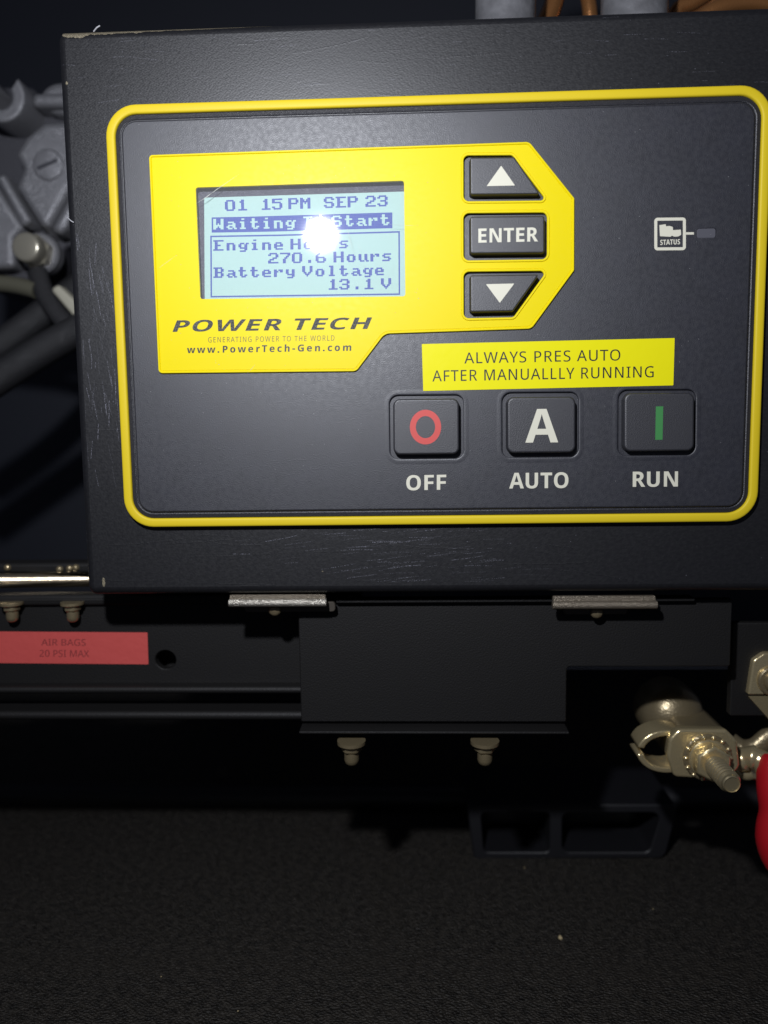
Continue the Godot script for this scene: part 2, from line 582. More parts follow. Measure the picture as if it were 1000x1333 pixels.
func make_control_box() -> void:
	var t := thing("control_box", "black painted steel box with scratched front and worn top edge, holding the controller", "control box")
	var st := begin()
	var prof := [[0.0, -62.0]] + soft(-62.0, -2.5, 2.4, 6).slice(1)
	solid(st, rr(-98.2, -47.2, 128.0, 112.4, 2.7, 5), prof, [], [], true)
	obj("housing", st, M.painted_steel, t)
	# paint worn to the metal along the top corner
	st = begin()
	st.set_smooth_group(1)
	var n := 150
	var rough_w := 0.8
	var last := []
	for i in n + 1:
		var f := float(i) / n
		var x := lerpf(-96.6, -38.0, f)
		rough_w = lerpf(rough_w, rng.randf_range(0.35, 1.25), 0.3)
		var w := minf((1.0 - f) ** 0.8 * rough_w * (0.8 + 0.5 * exp(-pow((f - 0.06) / 0.04, 2.0))), 1.0)
		var row := []
		for k in 7:
			var a := deg_to_rad(lerpf(lerpf(58.0, 2.0, w), 68.0, k / 6.0))
			row.append(Vector3(x, 110.0 + 2.43 * sin(a), -4.9 + 2.43 * cos(a)))
		if last:
			for k in 6:
				quad(st, last[k], last[k + 1], row[k + 1], row[k])
		last = row
	obj("worn_edge", st, M.bare_steel, t)
	# two chips in the paint
	for c in [[Vector2(-92.89, -43.30), 0.5, 1.5], [Vector2(-95.93, 98.44), 0.35, 0.5], [Vector2(-27.22, -40.50), 0.3, 0.22]]:
		st = begin()
		solid(st, disc(c[0], c[1], c[2], 9), [[0.0, -2.52], [0.1, -2.45]])
		obj("paint_chip", st, M.bare_steel, t)

func make_controller() -> void:
	var t := thing("generator_controller", "black generator controller in a yellow gasket, with display, arrow keys and mode buttons", "control panel")
	var st: SurfaceTool
	# yellow gasket: a bead round the rim
	var rim := rr(-84.7, -26.6, 97.1, 91.3, 8.6, 10)
	st = begin()
	wall(st, rim, [[0.0, -2.5], [0.0, -0.5], [0.08, -0.2], [0.3, 0.0], [0.7, 0.08], [1.25, 0.1], [1.9, 0.08], [2.25, 0.0], [2.45, -0.2], [2.55, -0.6], [2.55, -2.5]], false, true)
	obj("gasket", st, M.yellow_rubber, t)
	# the holes of the face
	var up_hole := rounded([Vector2(14.38, 74.96), Vector2(27.63, 74.68), Vector2(36.34, 63.36), Vector2(35.83, 62.56), Vector2(14.38, 62.89)], [1.35, 1.3, 1.0, 0.9, 1.5])
	var enter_hole := rounded([Vector2(14.33, 59.71), Vector2(37.17, 59.35), Vector2(37.26, 46.90), Vector2(14.33, 47.08)], [1.5])
	var down_hole := rounded([Vector2(14.32, 44.02), Vector2(35.75, 43.80), Vector2(36.60, 42.87), Vector2(28.09, 31.39), Vector2(14.32, 31.39)], [1.5, 1.0, 1.0, 1.3, 1.4])
	var display_hole := rounded([Vector2(-59.86, 68.48), Vector2(-1.95, 68.80), Vector2(-1.92, 37.73), Vector2(-59.73, 38.14)], [0.7])
	var off_hole := rounded([Vector2(-6.76, 10.50), Vector2(14.20, 10.35), Vector2(14.25, -7.72), Vector2(-6.78, -7.63)], [2.5])
	var auto_hole := rounded([Vector2(25.01, 10.73), Vector2(46.47, 10.56), Vector2(46.65, -7.70), Vector2(25.09, -7.64)], [2.5])
	var run_hole := rounded([Vector2(57.41, 10.98), Vector2(78.92, 10.76), Vector2(79.23, -7.56), Vector2(57.62, -7.45)], [2.5])
	var lamp_hole := rounded([Vector2(77.91, 54.35), Vector2(83.14, 54.35), Vector2(83.22, 51.62), Vector2(77.98, 51.66)], [0.7])
	# face: one moulding with a lip outside a groove
	st = begin()
	var edge := inset(rim, 2.55)
	wall(st, edge, [[0.0, -2.5], [0.0, -0.75], [0.25, -0.5], [1.25, -0.32], [1.5, -0.45]], false)
	obj("lip", st, M.lip_plastic, t)
	st = begin()
	wall(st, edge, [[1.5, -0.7], [1.75, -0.72], [1.8, -0.35], [2.0, -0.08], [2.3, 0.0]], false)
	var outline := inset(edge, 2.3)
	var plain_holes := [inset(up_hole, -0.3), inset(enter_hole, -0.3), inset(down_hole, -0.3), inset(display_hole, -0.3), lamp_hole]
	for h in plain_holes:
		wall(st, h, [[0.0, -2.4], [0.0, 0.0]], true)
	for h in [up_hole, enter_hole, down_hole]:
		cap(st, inset(h, -0.3), [], -0.6)
	var face_holes: Array = plain_holes.duplicate()
	for h in [off_hole, auto_hole, run_hole]:
		# a soft swelling round each mode button, then the sharp edge of its well
		wall(st, h, [[0.0, -0.7], [0.0, -0.06], [0.1, 0.02], [0.35, 0.05], [0.8, 0.04], [1.5, 0.0]], true, true)
		face_holes.append(inset(h, -1.5))
		cap(st, h, [], -0.7)
	cap(st, outline, face_holes, 0.0)
	cap(st, inset(edge, 0.5), [], -2.4)
	obj("face", st, M.face_plastic, t)
	# yellow display surround
	var over := rounded([Vector2(-72.57, 77.45), Vector2(32.19, 78.05), Vector2(44.53, 62.95), Vector2(44.71, 43.73), Vector2(33.10, 28.15), Vector2(-7.81, 27.55), Vector2(-15.99, 17.29), Vector2(-72.55, 17.68)], [1.0, 2.0, 0.8, 0.9, 2.2, 3.2, 2.0, 1.2])
	st = begin()
	wall(st, over, [[0.0, -0.02], [0.0, 0.55], [0.12, 0.7], [0.42, 0.7], [0.6, 0.5], [0.66, 0.36], [0.74, 0.36], [0.82, 0.5]])
	var lips := []
	for h in [up_hole, enter_hole, down_hole]:
		wall(st, h, [[0.0, -0.1], [0.0, 0.55], [0.12, 0.7], [0.5, 0.72], [0.62, 0.55], [0.66, 0.38], [0.74, 0.38], [0.8, 0.5], [1.1, 0.5]], true)
		lips.append(inset(h, -1.1))
	wall(st, display_hole, [[0.0, -0.4], [0.0, 0.5]], true)
	lips.append(display_hole)
	cap(st, inset(over, 0.82), lips, 0.5)
	obj("display_surround", st, M.yellow_film, t)
	# display: black frame sunk behind the window, the lit glass on it, and the clear pane flush in the opening
	st = begin()
	solid(st, rounded([Vector2(-61.52, 70.51), Vector2(-0.25, 70.77), Vector2(-0.18, 36.77), Vector2(-61.75, 37.17)], [0.4]), [[0.0, -2.38], [0.0, -2.1], [0.1, -2.0]])
	var frame := obj("display", st, M.display_frame, t)
	st = begin()
	st.set_smooth_group(-1)
	var glass_z := -1.94
	var c00: Vector2 = Vector2(-58.21, 66.41)
	var c10: Vector2 = Vector2(-1.54, 66.64)
	var c11: Vector2 = Vector2(-1.73, 37.72)
	var c01: Vector2 = Vector2(-59.13, 38.13)
	for k in [[c00, 0, 0], [c10, 1, 0], [c11, 1, 1], [c00, 0, 0], [c11, 1, 1], [c01, 0, 1]]:
		st.set_uv(Vector2(k[1], k[2]))
		st.add_vertex(v3(k[0], glass_z) * K)
	var lcd := mat("screen_glass", Color(1, 1, 1), 0.5, 0.0, 0.3)
	lcd.albedo_texture = tex(display_image())
	lcd.texture_filter = BaseMaterial3D.TEXTURE_FILTER_LINEAR_WITH_MIPMAPS
	lcd.texture_repeat = false
	lcd.emission_enabled = true
	lcd.emission_texture = lcd.albedo_texture
	lcd.emission_operator = BaseMaterial3D.EMISSION_OP_MULTIPLY
	lcd.emission = Color(0.9, 1.0, 1.0)
	lcd.emission_energy_multiplier = 0.2
	obj("screen", st, lcd, frame)
	st = begin()
	solid(st, inset(display_hole, 0.03), [[0.0, 0.1], [0.0, 0.44]])
	obj("window", st, M.clear_pane, t)
	# hairline scratches on the film and pane
	for s in [[Vector2(-60.19, 63.93), Vector2(-47.41, 71.83), 0.11], [Vector2(-58.43, 64.72), Vector2(-52.23, 69.09), 0.07], [Vector2(-17.85, 56.71), Vector2(-16.27, 49.64), 0.07], [Vector2(-14.94, 52.09), Vector2(-14.11, 50.42), 0.06], [Vector2(-47.05, 17.25), Vector2(-44.55, 19.79), 0.07], [Vector2(-6.54, 57.26), Vector2(1.94, 56.65), 0.05], [Vector2(-71.58, 46.69), Vector2(-65.96, 50.34), 0.05]]:
		st = begin()
		var d: Vector2 = (s[1] - s[0]).normalized().orthogonal() * s[2]
		solid(st, PackedVector2Array([s[0], s[0].lerp(s[1], 0.3) + d, s[1], s[0].lerp(s[1], 0.7) - d * 0.3]), [[0.0, 0.46], [0.0, 0.51]])
		obj("scratch", st, M.scratch_white, t)
	# arrow keys
	var keys := [
		["up_button", rounded([Vector2(16.16, 73.81), Vector2(27.96, 73.65), Vector2(34.91, 63.90), Vector2(16.20, 64.21)], [0.5, 0.5, 0.35, 0.5])],
		["enter_button", rounded([Vector2(16.12, 58.31), Vector2(36.16, 58.02), Vector2(36.23, 48.35), Vector2(16.16, 48.60)], [0.6])],
		["down_button", rounded([Vector2(16.14, 42.65), Vector2(34.77, 42.49), Vector2(27.76, 32.89), Vector2(16.16, 32.88)], [0.5, 0.35, 0.5, 0.5])],
	]
	var buttons := {}
	for k in keys:
		st = begin()
		solid(st, k[1], [[-0.35, -2.3], [-0.08, 1.85], [0.0, 2.0], [0.1, 2.13], [0.25, 2.19], [0.4, 2.2]], [], [], true)
		buttons[k[0]] = obj(k[0], st, M.button_plastic, t)
	for a in [["up_button", [Vector2(24.43, 71.47), Vector2(28.19, 66.20), Vector2(20.51, 66.24)]], ["down_button", [Vector2(20.31, 40.23), Vector2(28.09, 40.25), Vector2(24.13, 35.12)]]]:
		st = begin()
		solid(st, rounded(a[1], [0.08], 2), [[0.0, 2.19], [0.0, 2.24]])
		obj("arrow", st, M.print_white, buttons[a[0]])
	obj("lettering", lettering("ENTER", bold_font, Vector2(18.24, 51.36), Vector2(34.48, 51.33), Vector2(18.25, 55.09), 2.19), M.print_white, buttons.enter_button)
	# mode buttons
	for k in [["off_button", rounded([Vector2(-5.50, 9.18), Vector2(12.72, 9.07), Vector2(12.73, -6.27), Vector2(-5.60, -6.23)], [1.8])], ["auto_button", rounded([Vector2(26.34, 9.20), Vector2(45.09, 9.07), Vector2(45.23, -6.24), Vector2(26.43, -6.16)], [1.8])], ["run_button", rounded([Vector2(58.69, 9.79), Vector2(77.68, 9.61), Vector2(77.98, -6.19), Vector2(58.94, -6.12)], [1.8])]]:
		st = begin()
		solid(st, k[1], [[-0.3, -2.3], [-0.12, 1.7], [0.0, 1.95], [0.15, 2.12], [0.35, 2.19], [0.5, 2.2]], [], [], true)
		buttons[k[0]] = obj(k[0], st, M.button_plastic, t)
	st = begin()
	var ring_c: Vector2 = Vector2(3.36, 1.34)
	wall(st, disc(ring_c, 4.4, 4.85, 40), [[0.0, 2.19], [0.0, 2.24]])
	wall(st, disc(ring_c, 2.72, 3.1, 40), [[0.0, 2.19], [0.0, 2.24]], true)
	cap(st, disc(ring_c, 4.4, 4.85, 40), [disc(ring_c, 2.72, 3.1, 40)], 2.24)
	obj("letter", st, M.print_red, buttons.off_button)
	obj("letter", lettering("A", bold_font, Vector2(31.31, -3.39), Vector2(40.46, -3.43), Vector2(31.26, 5.95), 2.19), M.print_white, buttons.auto_button)
	st = begin()
	solid(st, PackedVector2Array([Vector2(67.28, -3.09), Vector2(69.29, -3.07), Vector2(69.27, 6.14), Vector2(67.27, 6.13)]), [[0.0, 2.19], [0.0, 2.24]])
	obj("letter", st, M.print_green, buttons.run_button)
	# printed legends
	obj("off_lettering", lettering("OFF", bold_font, Vector2(-2.26, -16.67), Vector2(9.17, -16.58), Vector2(-2.22, -12.26), -0.01), M.print_white, t)
	obj("auto_lettering", lettering("AUTO", bold_font, Vector2(27.11, -16.47), Vector2(43.85, -16.48), Vector2(27.10, -11.91), -0.01), M.print_white, t)
	obj("run_lettering", lettering("RUN", bold_font, Vector2(61.95, -16.38), Vector2(74.59, -16.43), Vector2(61.89, -12.02), -0.01), M.print_white, t)
	var wide := FontVariation.new()
	wide.base_font = bold_font
	wide.spacing_glyph = 3
	var wider := FontVariation.new()
	wider.base_font = bold_font
	wider.spacing_glyph = 16
	var spaced := FontVariation.new()
	spaced.base_font = plain_font
	spaced.spacing_glyph = 12
	obj("brand_lettering", lettering("POWER TECH", wide, Vector2(-68.05, 29.18), Vector2(-12.75, 28.94), Vector2(-66.59, 32.44), 0.49), M.ink_metallic, t)
	obj("slogan_lettering", lettering("GENERATING POWER TO THE WORLD", spaced, Vector2(-57.95, 26.08), Vector2(-22.04, 25.93), Vector2(-57.90, 27.57), 0.49), M.ink_olive, t)
	obj("website_lettering", lettering("www.PowerTech-Gen.com", wider, Vector2(-64.15, 23.19), Vector2(-17.36, 23.03), Vector2(-64.02, 25.25), 0.49), M.ink_black, t)
	# status symbol: framed engine outline, its word and a lead to the lamp
	st = begin()
	var sq := rounded([Vector2(66.38, 57.39), Vector2(74.89, 57.27), Vector2(75.12, 48.58), Vector2(66.57, 48.70)], [0.9])
	wall(st, sq, [[0.0, -0.01], [0.0, 0.05]])
	var sq_in := inset(sq, 0.8)
	wall(st, sq_in, [[0.0, -0.01], [0.0, 0.05]], true)
	cap(st, sq, [sq_in], 0.05)
	solid(st, PackedVector2Array([Vector2(75.05, 52.71), Vector2(77.17, 52.68), Vector2(77.15, 53.31), Vector2(75.04, 53.34)]), [[0.0, -0.01], [0.0, 0.05]])
	var sym := obj("status_symbol", st, M.print_white, t)
	st = begin()
	solid(st, PackedVector2Array([Vector2(67.79, 55.41), Vector2(69.47, 55.61), Vector2(69.65, 55.04), Vector2(70.50, 55.14), Vector2(71.44, 54.83), Vector2(71.50, 53.98), Vector2(73.61, 54.09), Vector2(73.73, 52.70), Vector2(72.95, 52.27), Vector2(71.81, 52.26), Vector2(71.28, 52.55), Vector2(70.88, 52.24), Vector2(68.01, 52.47)]), [[0.0, -0.01], [0.0, 0.05]])
	obj("engine_outline", st, M.print_white, sym)
	obj("lettering", lettering("STATUS", bold_font, Vector2(68.14, 50.09), Vector2(73.50, 50.18), Vector2(68.11, 51.49), -0.01), M.print_white, sym)
	st = begin()
	solid(st, inset(lamp_hole, 0.04), [[0.0, -2.3], [0.0, -0.25], [0.15, -0.12]])
	obj("status_lamp", st, M.lamp_lens, t)

func make_sticker() -> void:
	var t := thing("label_sticker", "yellow label tape reading always pres auto, stuck above the three mode buttons", "sticker")
	var st := begin()
	solid(st, rounded([Vector2(2.55, 24.59), Vector2(72.64, 24.94), Vector2(72.60, 11.96), Vector2(2.83, 11.53)], [0.15], 2), [[0.0, 0.01], [0.0, 0.13]])
	obj("tape", st, M.label_yellow, t)
	var spaced := FontVariation.new()
	spaced.base_font = plain_font
	spaced.spacing_glyph = 4
	obj("lettering", lettering("ALWAYS PRES AUTO", spaced, Vector2(14.46, 18.93), Vector2(57.82, 19.05), Vector2(14.42, 22.02), 0.125, 0.03), M.ink_black, t)
	obj("lettering", lettering("AFTER MANUALLLY RUNNING", spaced, Vector2(5.45, 14.09), Vector2(67.11, 14.26), Vector2(5.43, 17.21), 0.125, 0.03), M.ink_black, t)

func make_hinges() -> void:
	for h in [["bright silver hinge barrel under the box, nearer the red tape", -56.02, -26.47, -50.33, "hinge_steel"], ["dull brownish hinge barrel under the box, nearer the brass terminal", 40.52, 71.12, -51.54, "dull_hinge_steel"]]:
		var t := thing("hinge", h[0], "hinge", "hinges of the control box")
		var st := begin()
		var ax := Basis(Vector3(0, 0, 1), Vector3(0, 1, 0), Vector3(-1, 0, 0))
		lathe(st, [[0.0, -h[2]], [1.1, -h[2]], [1.25, -h[2] + 0.2], [1.25, -h[1] - 0.2], [1.1, -h[1]], [0.0, -h[1]]], Vector3(0, h[3], -5.0), ax, 24, false)
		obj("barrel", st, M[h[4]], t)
		st = begin()
		solid(st, rr(h[1] + 0.2, h[3] + 0.4, h[2] - 0.3, h[3] + 2.6, 0.5, 3), [[0.0, -6.6], [0.0, -5.3], [0.2, -5.1]])
		obj("leaf", st, M.dull_hinge_steel, t)
		st = begin()
		solid(st, rr(h[1] + 4.0, h[3] - 3.6, h[2] + 2.2 - 10.0 * float(h[1] > 20.0), h[3] - 0.6, 1.0, 4), [[0.0, -9.4], [0.0, -8.3], [0.2, -8.1]])
		obj("leaf", st, M.dull_dark_steel, t)
		st = begin()
		lathe(st, [[1.9, 0.0], [1.9, 0.5], [1.3, 1.1], [0.0, 1.3]], Vector3(lerpf(h[1], h[2], 0.45), h[3] - 2.9, -8.2))
		obj("screw", st, M.dark_zinc, t)

func make_frame() -> void:
	var st := begin()
	# plate below the box
	var t := thing("mounting_plate", "matt black steel plate under the box, between red tape and brass terminal", "steel plate")
	var px0 := -36.21
	var px1 := 95.78
	var top := -51.43
	var bottom := -90.07
	var cut := Vector2(46.36, -72.45)
	solid(st, rounded([Vector2(px0, bottom), Vector2(cut.x, bottom), cut, Vector2(px1, cut.y), Vector2(px1, top), Vector2(px0, top)], [0.5, 0.5, 1.0, 0.5, 0.5, 0.5], 3), [[0.0, -14.0], [0.0, -12.3], [0.3, -12.0]])
	obj("panel", st, M.plain_steel, t)
	st = begin()
	box(st, Vector3(px0, -92.01, -14), Vector3(cut.x, -92.01 + 0.8, -7), 0.3)
	obj("lip", st, M.plain_steel, t)
	st = begin()
	box(st, Vector3(px0 + 12.0, top - 0.2, -14), Vector3(px1 - 12.0, top + 0.9, -9.5), 0.3)
	obj("rim", st, M.plain_steel, t)
	for b in [["small brass-coloured bolt hanging under the plate, nearer the red tape", Vector2(-20.12, -95.35)], ["small brass-coloured bolt hanging under the plate, nearer the brass terminal", Vector2(20.91, -95.27)]]:
		hanging_bolt(b[0], b[1], -8.0, 1.0, "bolts hanging under the plate")
	# plate at the right with a dark slot above it
	st = begin()
	box(st, Vector3(100.30, -91.84, -25), Vector3(160, -61.47, -22), 0.4)
	tag(obj("side_plate", st, M.plain_steel), "dark brown-black steel plate behind the brass connector at the picture edge".replace(" at the picture edge", ""), "steel plate")
	# channel rail with the red tape
	t = thing("frame_rail", "black steel channel rail with a round hole beside the red tape", "rail")
	st = begin()
	var z := -26.0
	solid(st, rr(-290, -83.12, -18.02, -53.64, 0.5, 3), [[0.0, z - 3.0], [0.0, z - 0.3], [0.3, z]], [disc(Vector2(-83.19, -74.18), 3.44, 3.20, 28)], [[0.0, z - 3.0], [0.0, z - 0.3], [0.3, z]])
	box(st, Vector3(-290, -83.12, z - 12.0), Vector3(-18.02, -53.64, z - 11.0), 0.3)  # inner plate behind the web, added so the round hole looks dark
	obj("web", st, M.plain_steel, t)
	st = begin()
	tube(st, [Vector3(-290, -53.17, -25.5), Vector3(-17.57, -53.60, -25.5)], [1.6], 14)
	box(st, Vector3(-290, -55.25, -30), Vector3(-17.57, -51.67, -24), 1.0)
	obj("top_flange", st, M.plain_steel, t)
	st = begin()
	var y0 := -82.98
	tube(st, [Vector3(-290, y0, -22), Vector3(-21.20, y0, -22)], [1.2], 18)
	box(st, Vector3(-290, y0 - 1.0, -30), Vector3(-21.20, y0 + 1.0, -22), 0.6)
	obj("bottom_flange", st, M.plain_steel, t)
	st = begin()
	var y1 := -90.80
	tube(st, [Vector3(-290, y1, -20), Vector3(-17.94, y1, -20)], [1.5], 18)
	box(st, Vector3(-290, y1 - 1.9, -32), Vector3(-17.94, y1 + 0.5, -20), 0.8)
	obj("lower_flange", st, M.plain_steel, t)
	for b in [["small steel bolt under the rail above the cut end of the red tape", Vector2(-132.51, -54.60)], ["small steel bolt under the rail above the middle of the red tape", Vector2(-112.22, -54.70)]]:
		hanging_bolt(b[0], b[1], -23.0, 0.85, "bolts under the rail flange")
	# red tape
	var tape := thing("red_tape_label", "red label tape with two lines of small dark print on the black rail", "sticker")
	st = begin()
	solid(st, rounded([Vector2(-142.35, -64.27), Vector2(-88.81, -64.84), Vector2(-88.95, -75.66), Vector2(-143.08, -75.07)], [0.2], 2), [[0.0, z + 0.01], [0.0, z + 0.15]])
	obj("tape", st, M.red_tape, tape)
	obj("lettering", lettering("AIR BAGS", plain_font, Vector2(-124.86, -69.16), Vector2(-109.80, -69.26), Vector2(-124.73, -66.90), z + 0.14, 0.03), M.tape_ink, tape)
	obj("lettering", lettering("20 PSI MAX", plain_font, Vector2(-125.73, -73.00), Vector2(-108.92, -73.15), Vector2(-125.58, -70.63), z + 0.14, 0.03), M.tape_ink, tape)
	# tube along the floor
	st = begin()
	var zt := -118.0
	tube(st, [Vector3(-330, -166.6, zt), Vector3(330, -166.6, zt)], [5.3], 24)
	tag(obj("floor_tube", st, M.black_plastic), "round black tube lying along the floor behind the mat", "tube")
	# moulded bracket with two pockets
	st = begin()
	var br := rounded([Vector2(19.94, -149.42), Vector2(103.95, -148.98), Vector2(99.06, -171.57), Vector2(22.67, -172.53)], [1.0, 2.0, 4.0, 1.5], 5)
	var pockets := [rounded([Vector2(25.48, -152.63), Vector2(53.06, -152.47), Vector2(53.20, -169.34), Vector2(26.70, -169.55)], [2.0], 4), rounded([Vector2(57.95, -152.44), Vector2(97.40, -152.21), Vector2(92.92, -169.02), Vector2(58.11, -169.30)], [3.0], 4)]
	solid(st, br, [[0.0, -112.0], [0.0, -76.6], [0.6, -76.0]], pockets, [[0.8, -111.0], [0.0, -76.4], [0.4, -76.0]])
	cap(st, inset(br, 0.4), [], -100.0)
	tag(obj("pocket_bracket", st, M.black_plastic), "black moulded bracket with two open pockets standing on the floor", "bracket")

func hanging_bolt(label: String, at: Vector2, z: float, s: float, group: String) -> void:
	var t := thing("bolt", label, "bolt", group)
	var down := Basis(Vector3(1, 0, 0), Vector3(0, 0, 1), Vector3(0, -1, 0))
	var o := Vector3(at.x, at.y + 1.0, z)
	var st := begin()
	lathe(st, [[0.0, 0.0], [4.4 * s, 0.0], [4.4 * s, 1.0 * s], [4.0 * s, 1.3 * s], [0.0, 1.3 * s]], o, down, 24, false)
	obj("washer", st, M.bolt_zinc, t)
	st = begin()
	lathe(st, [[3.3 * s, 1.3 * s], [3.3 * s, 3.0 * s], [2.8 * s, 3.5 * s], [0.0, 3.5 * s]], o, down, 6, false)
	obj("nut", st, M.bolt_zinc, t)
	st = begin()
	lathe(st, [[2.3 * s, 3.4 * s], [2.35 * s, 6.0 * s], [2.1 * s, 7.0 * s], [1.4 * s, 7.7 * s], [0.0, 8.0 * s]], o, down, 20)
	obj("tip", st, M.bolt_zinc, t)

func make_engine() -> void:
	var t := thing("engine_casting", "grey cast aluminium engine cover with raised pads, boss and bolt, beside the box", "engine")
	var st := begin()
	var z := -122.0
	solid(st, rounded([Vector2(-197.11, 151.56), Vector2(-163.32, 150.54), Vector2(-159.55, 146.02), Vector2(-123.20, 147.44), Vector2(-126.08, 89.40), Vector2(-152.42, 82.83), Vector2(-159.19, 73.13), Vector2(-168.48, 68.04), Vector2(-203.04, 70.76)], [4.0], 5), [[-2.0, -190.0], [0.0, z - 3.0]] + soft(z - 3.0, z, 2.0).slice(1), [], [], true)
	obj("body", st, M.shaded_aluminium, t)
	# upper bar with its dome
	st = begin()
	solid(st, rounded([Vector2(-157.42, 142.82), Vector2(-122.07, 142.97), Vector2(-122.40, 136.31), Vector2(-158.08, 137.36)], [2.0], 4), soft(z - 1.0, z + 12.0, 2.6), [], [], true)
	solid(st, disc(Vector2(-147.01, 142.12), 9.30, 6.64, 28), soft(z - 1.0, z + 8.0, 3.0), [], [], true)
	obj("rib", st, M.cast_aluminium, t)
	# shield-shaped pad
	st = begin()
	solid(st, rounded([Vector2(-152.32, 130.31), Vector2(-121.91, 130.65), Vector2(-122.80, 113.00), Vector2(-142.86, 103.05), Vector2(-152.93, 87.75), Vector2(-156.18, 88.45), Vector2(-165.99, 104.89), Vector2(-162.27, 111.90), Vector2(-165.48, 117.83), Vector2(-160.47, 124.75)], [2.0, 2, 2, 3, 2, 2, 2, 2, 2, 2], 4), soft(z - 1.0, z + 14.0, 3.0, 5, -3.0), [], [], true)
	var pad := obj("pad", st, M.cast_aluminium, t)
	st = begin()
	var bc: Vector2 = Vector2(-151.17, 112.98)
	lathe(st, [[6.6, 13.2], [6.6, 13.9], [6.1, 14.7], [5.3, 14.9], [0.0, 14.9]], v3(bc, z), Basis(), 32)
	obj("boss", st, M.cast_aluminium, pad)
	st = begin()
	box(st, Vector3(-4.6, -0.75, 0), Vector3(4.6, 0.75, 0.5), 0.3)
	var slot := obj("slot", st, M.grey_print, pad)
	slot.position = Vector3(bc.x, bc.y, z + 14.6) * K
	slot.rotation.z = 0.35
	# lower pad and diagonal bars
	st = begin()
	solid(st, rounded([Vector2(-190.97, 106.76), Vector2(-175.65, 106.36), Vector2(-165.45, 89.08), Vector2(-170.08, 84.74), Vector2(-170.53, 72.62), Vector2(-193.49, 71.84)], [2.5], 4), soft(z - 1.0, z + 10.0, 2.6), [], [], true)
	solid(st, rounded([Vector2(-175.00, 109.47), Vector2(-170.96, 110.61), Vector2(-160.32, 90.96), Vector2(-164.45, 88.54)], [1.5], 4), soft(z - 1.0, z + 13.0, 2.0), [], [], true)
	solid(st, rounded([Vector2(-142.21, 103.04), Vector2(-138.50, 99.23), Vector2(-145.73, 87.27), Vector2(-148.48, 85.14), Vector2(-152.64, 87.12)], [2.0], 4), soft(z - 1.0, z + 13.0, 2.6), [], [], true)
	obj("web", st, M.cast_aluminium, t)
	# hook at the top
	st = begin()
	var hc: Vector2 = Vector2(-167.76, 139.13)
	var hook := PackedVector2Array()
	for i in 25:
		hook.append(hc + Vector2.from_angle(lerpf(0.75, -4.2, i / 24.0)) * 10.2)
	for i in 25:
		hook.append(hc + Vector2.from_angle(lerpf(-4.2, 0.55, i / 24.0)) * 4.9)
	solid(st, hook, soft(z - 1.0, z + 18.0, 1.2), [], [], true)
	obj("hook", st, M.cast_aluminium, t)
	# cover bolt
	st = begin()
	var bo := v3(Vector2(-161.95, 79.65), z)
	lathe(st, [[8.8, -1.0], [8.8, 4.0], [7.8, 5.0], [0.0, 5.0]], bo, Basis(), 28, false)
	var bt := obj("bolt_boss", st, M.cast_aluminium, t)
	st = begin()
	lathe(st, [[7.2, 5.0], [7.2, 9.0], [6.6, 9.6], [0.0, 9.6]], bo, Basis(Vector3(0, 0, 1), 0.25), 6, false)
	lathe(st, [[6.1, 9.4], [6.1, 15.0], [5.7, 16.0], [4.8, 16.3], [0.0, 16.5]], bo)
	obj("bolt_head", st, M.bolt_head, bt)
	# strap, pale clip and hoses below
	st = begin()
	tube(st, curve([Vector3(-162.49, 71.98, -116), Vector3(-157.18, 60.44, -112), Vector3(-147.31, 48.37, -108), Vector3(-131.69, 36.42, -104)], 6), [4.2], 10, 0.5)
	tag(obj("hose_strap", st, M.rubber_hose), "dark rubber strap running down from the engine bolt behind the box", "strap")
	st = begin()
	solid(st, rounded([Vector2(-151.88, 61.83), Vector2(-148.15, 63.64), Vector2(-132.54, 48.45), Vector2(-133.01, 39.53), Vector2(-142.95, 50.87)], [1.5], 4), soft(-110.0, -104.0, 1.5), [], [], true)
	tag(obj("pale_clip", st, M.pale_strip), "pale cream metal clip next to the black hoses beside the box", "clip")
	st = begin()
	tube(st, curve([Vector3(-200.76, 68.63, -118), Vector3(-175.77, 66.41, -116), Vector3(-162.04, 63.16, -114)], 6), [3.6], 12)
	tag(obj("pale_tube", st, M.olive_metal), "short olive-grey tube under the engine casting, ending at the strap", "tube")
	for h in [["upper of the two black rubber hoses slanting down beside the box", [Vector3(-202.27, 23.18, -104), Vector3(-177.70, 39.50, -110), Vector3(-161.36, 55.29, -120), Vector3(-146.12, 72.75, -135)], 6.2], ["lower of the two black rubber hoses slanting down beside the box", [Vector3(-198.36, 8.35, -96), Vector3(-173.20, 25.01, -100), Vector3(-151.30, 39.00, -104), Vector3(-126.63, 53.07, -110)], 6.6]]:
		st = begin()
		tube(st, curve(h[1], 8), [h[2]], 20)
		tag(obj("rubber_hose", st, M.rubber_hose), h[0], "hose", "hoses beside the box")
	# bright pipe low beside the box, with the dark bar behind it
	st = begin()
	tube(st, curve([Vector3(-106.82, -50.68, -46), Vector3(-116.18, -49.98, -42), Vector3(-124.18, -49.41, -38.6), Vector3(-131.95, -48.83, -35.2), Vector3(-140.55, -48.14, -31.3), Vector3(-153.23, -47.03, -26)], 6), [2.5], 24)
	tag(obj("polished_pipe", st, M.polished_pipe), "polished golden metal pipe lying level beside the box corner", "pipe")
	var bar := thing("dark_bar", "dark bar with small bright studs just above the polished pipe", "bar")
	st = begin()
	box(st, Vector3(-200, -46.74, -44), Vector3(-70, -42.99, -36), 1.2)
	obj("rail", st, M.plain_steel, bar)
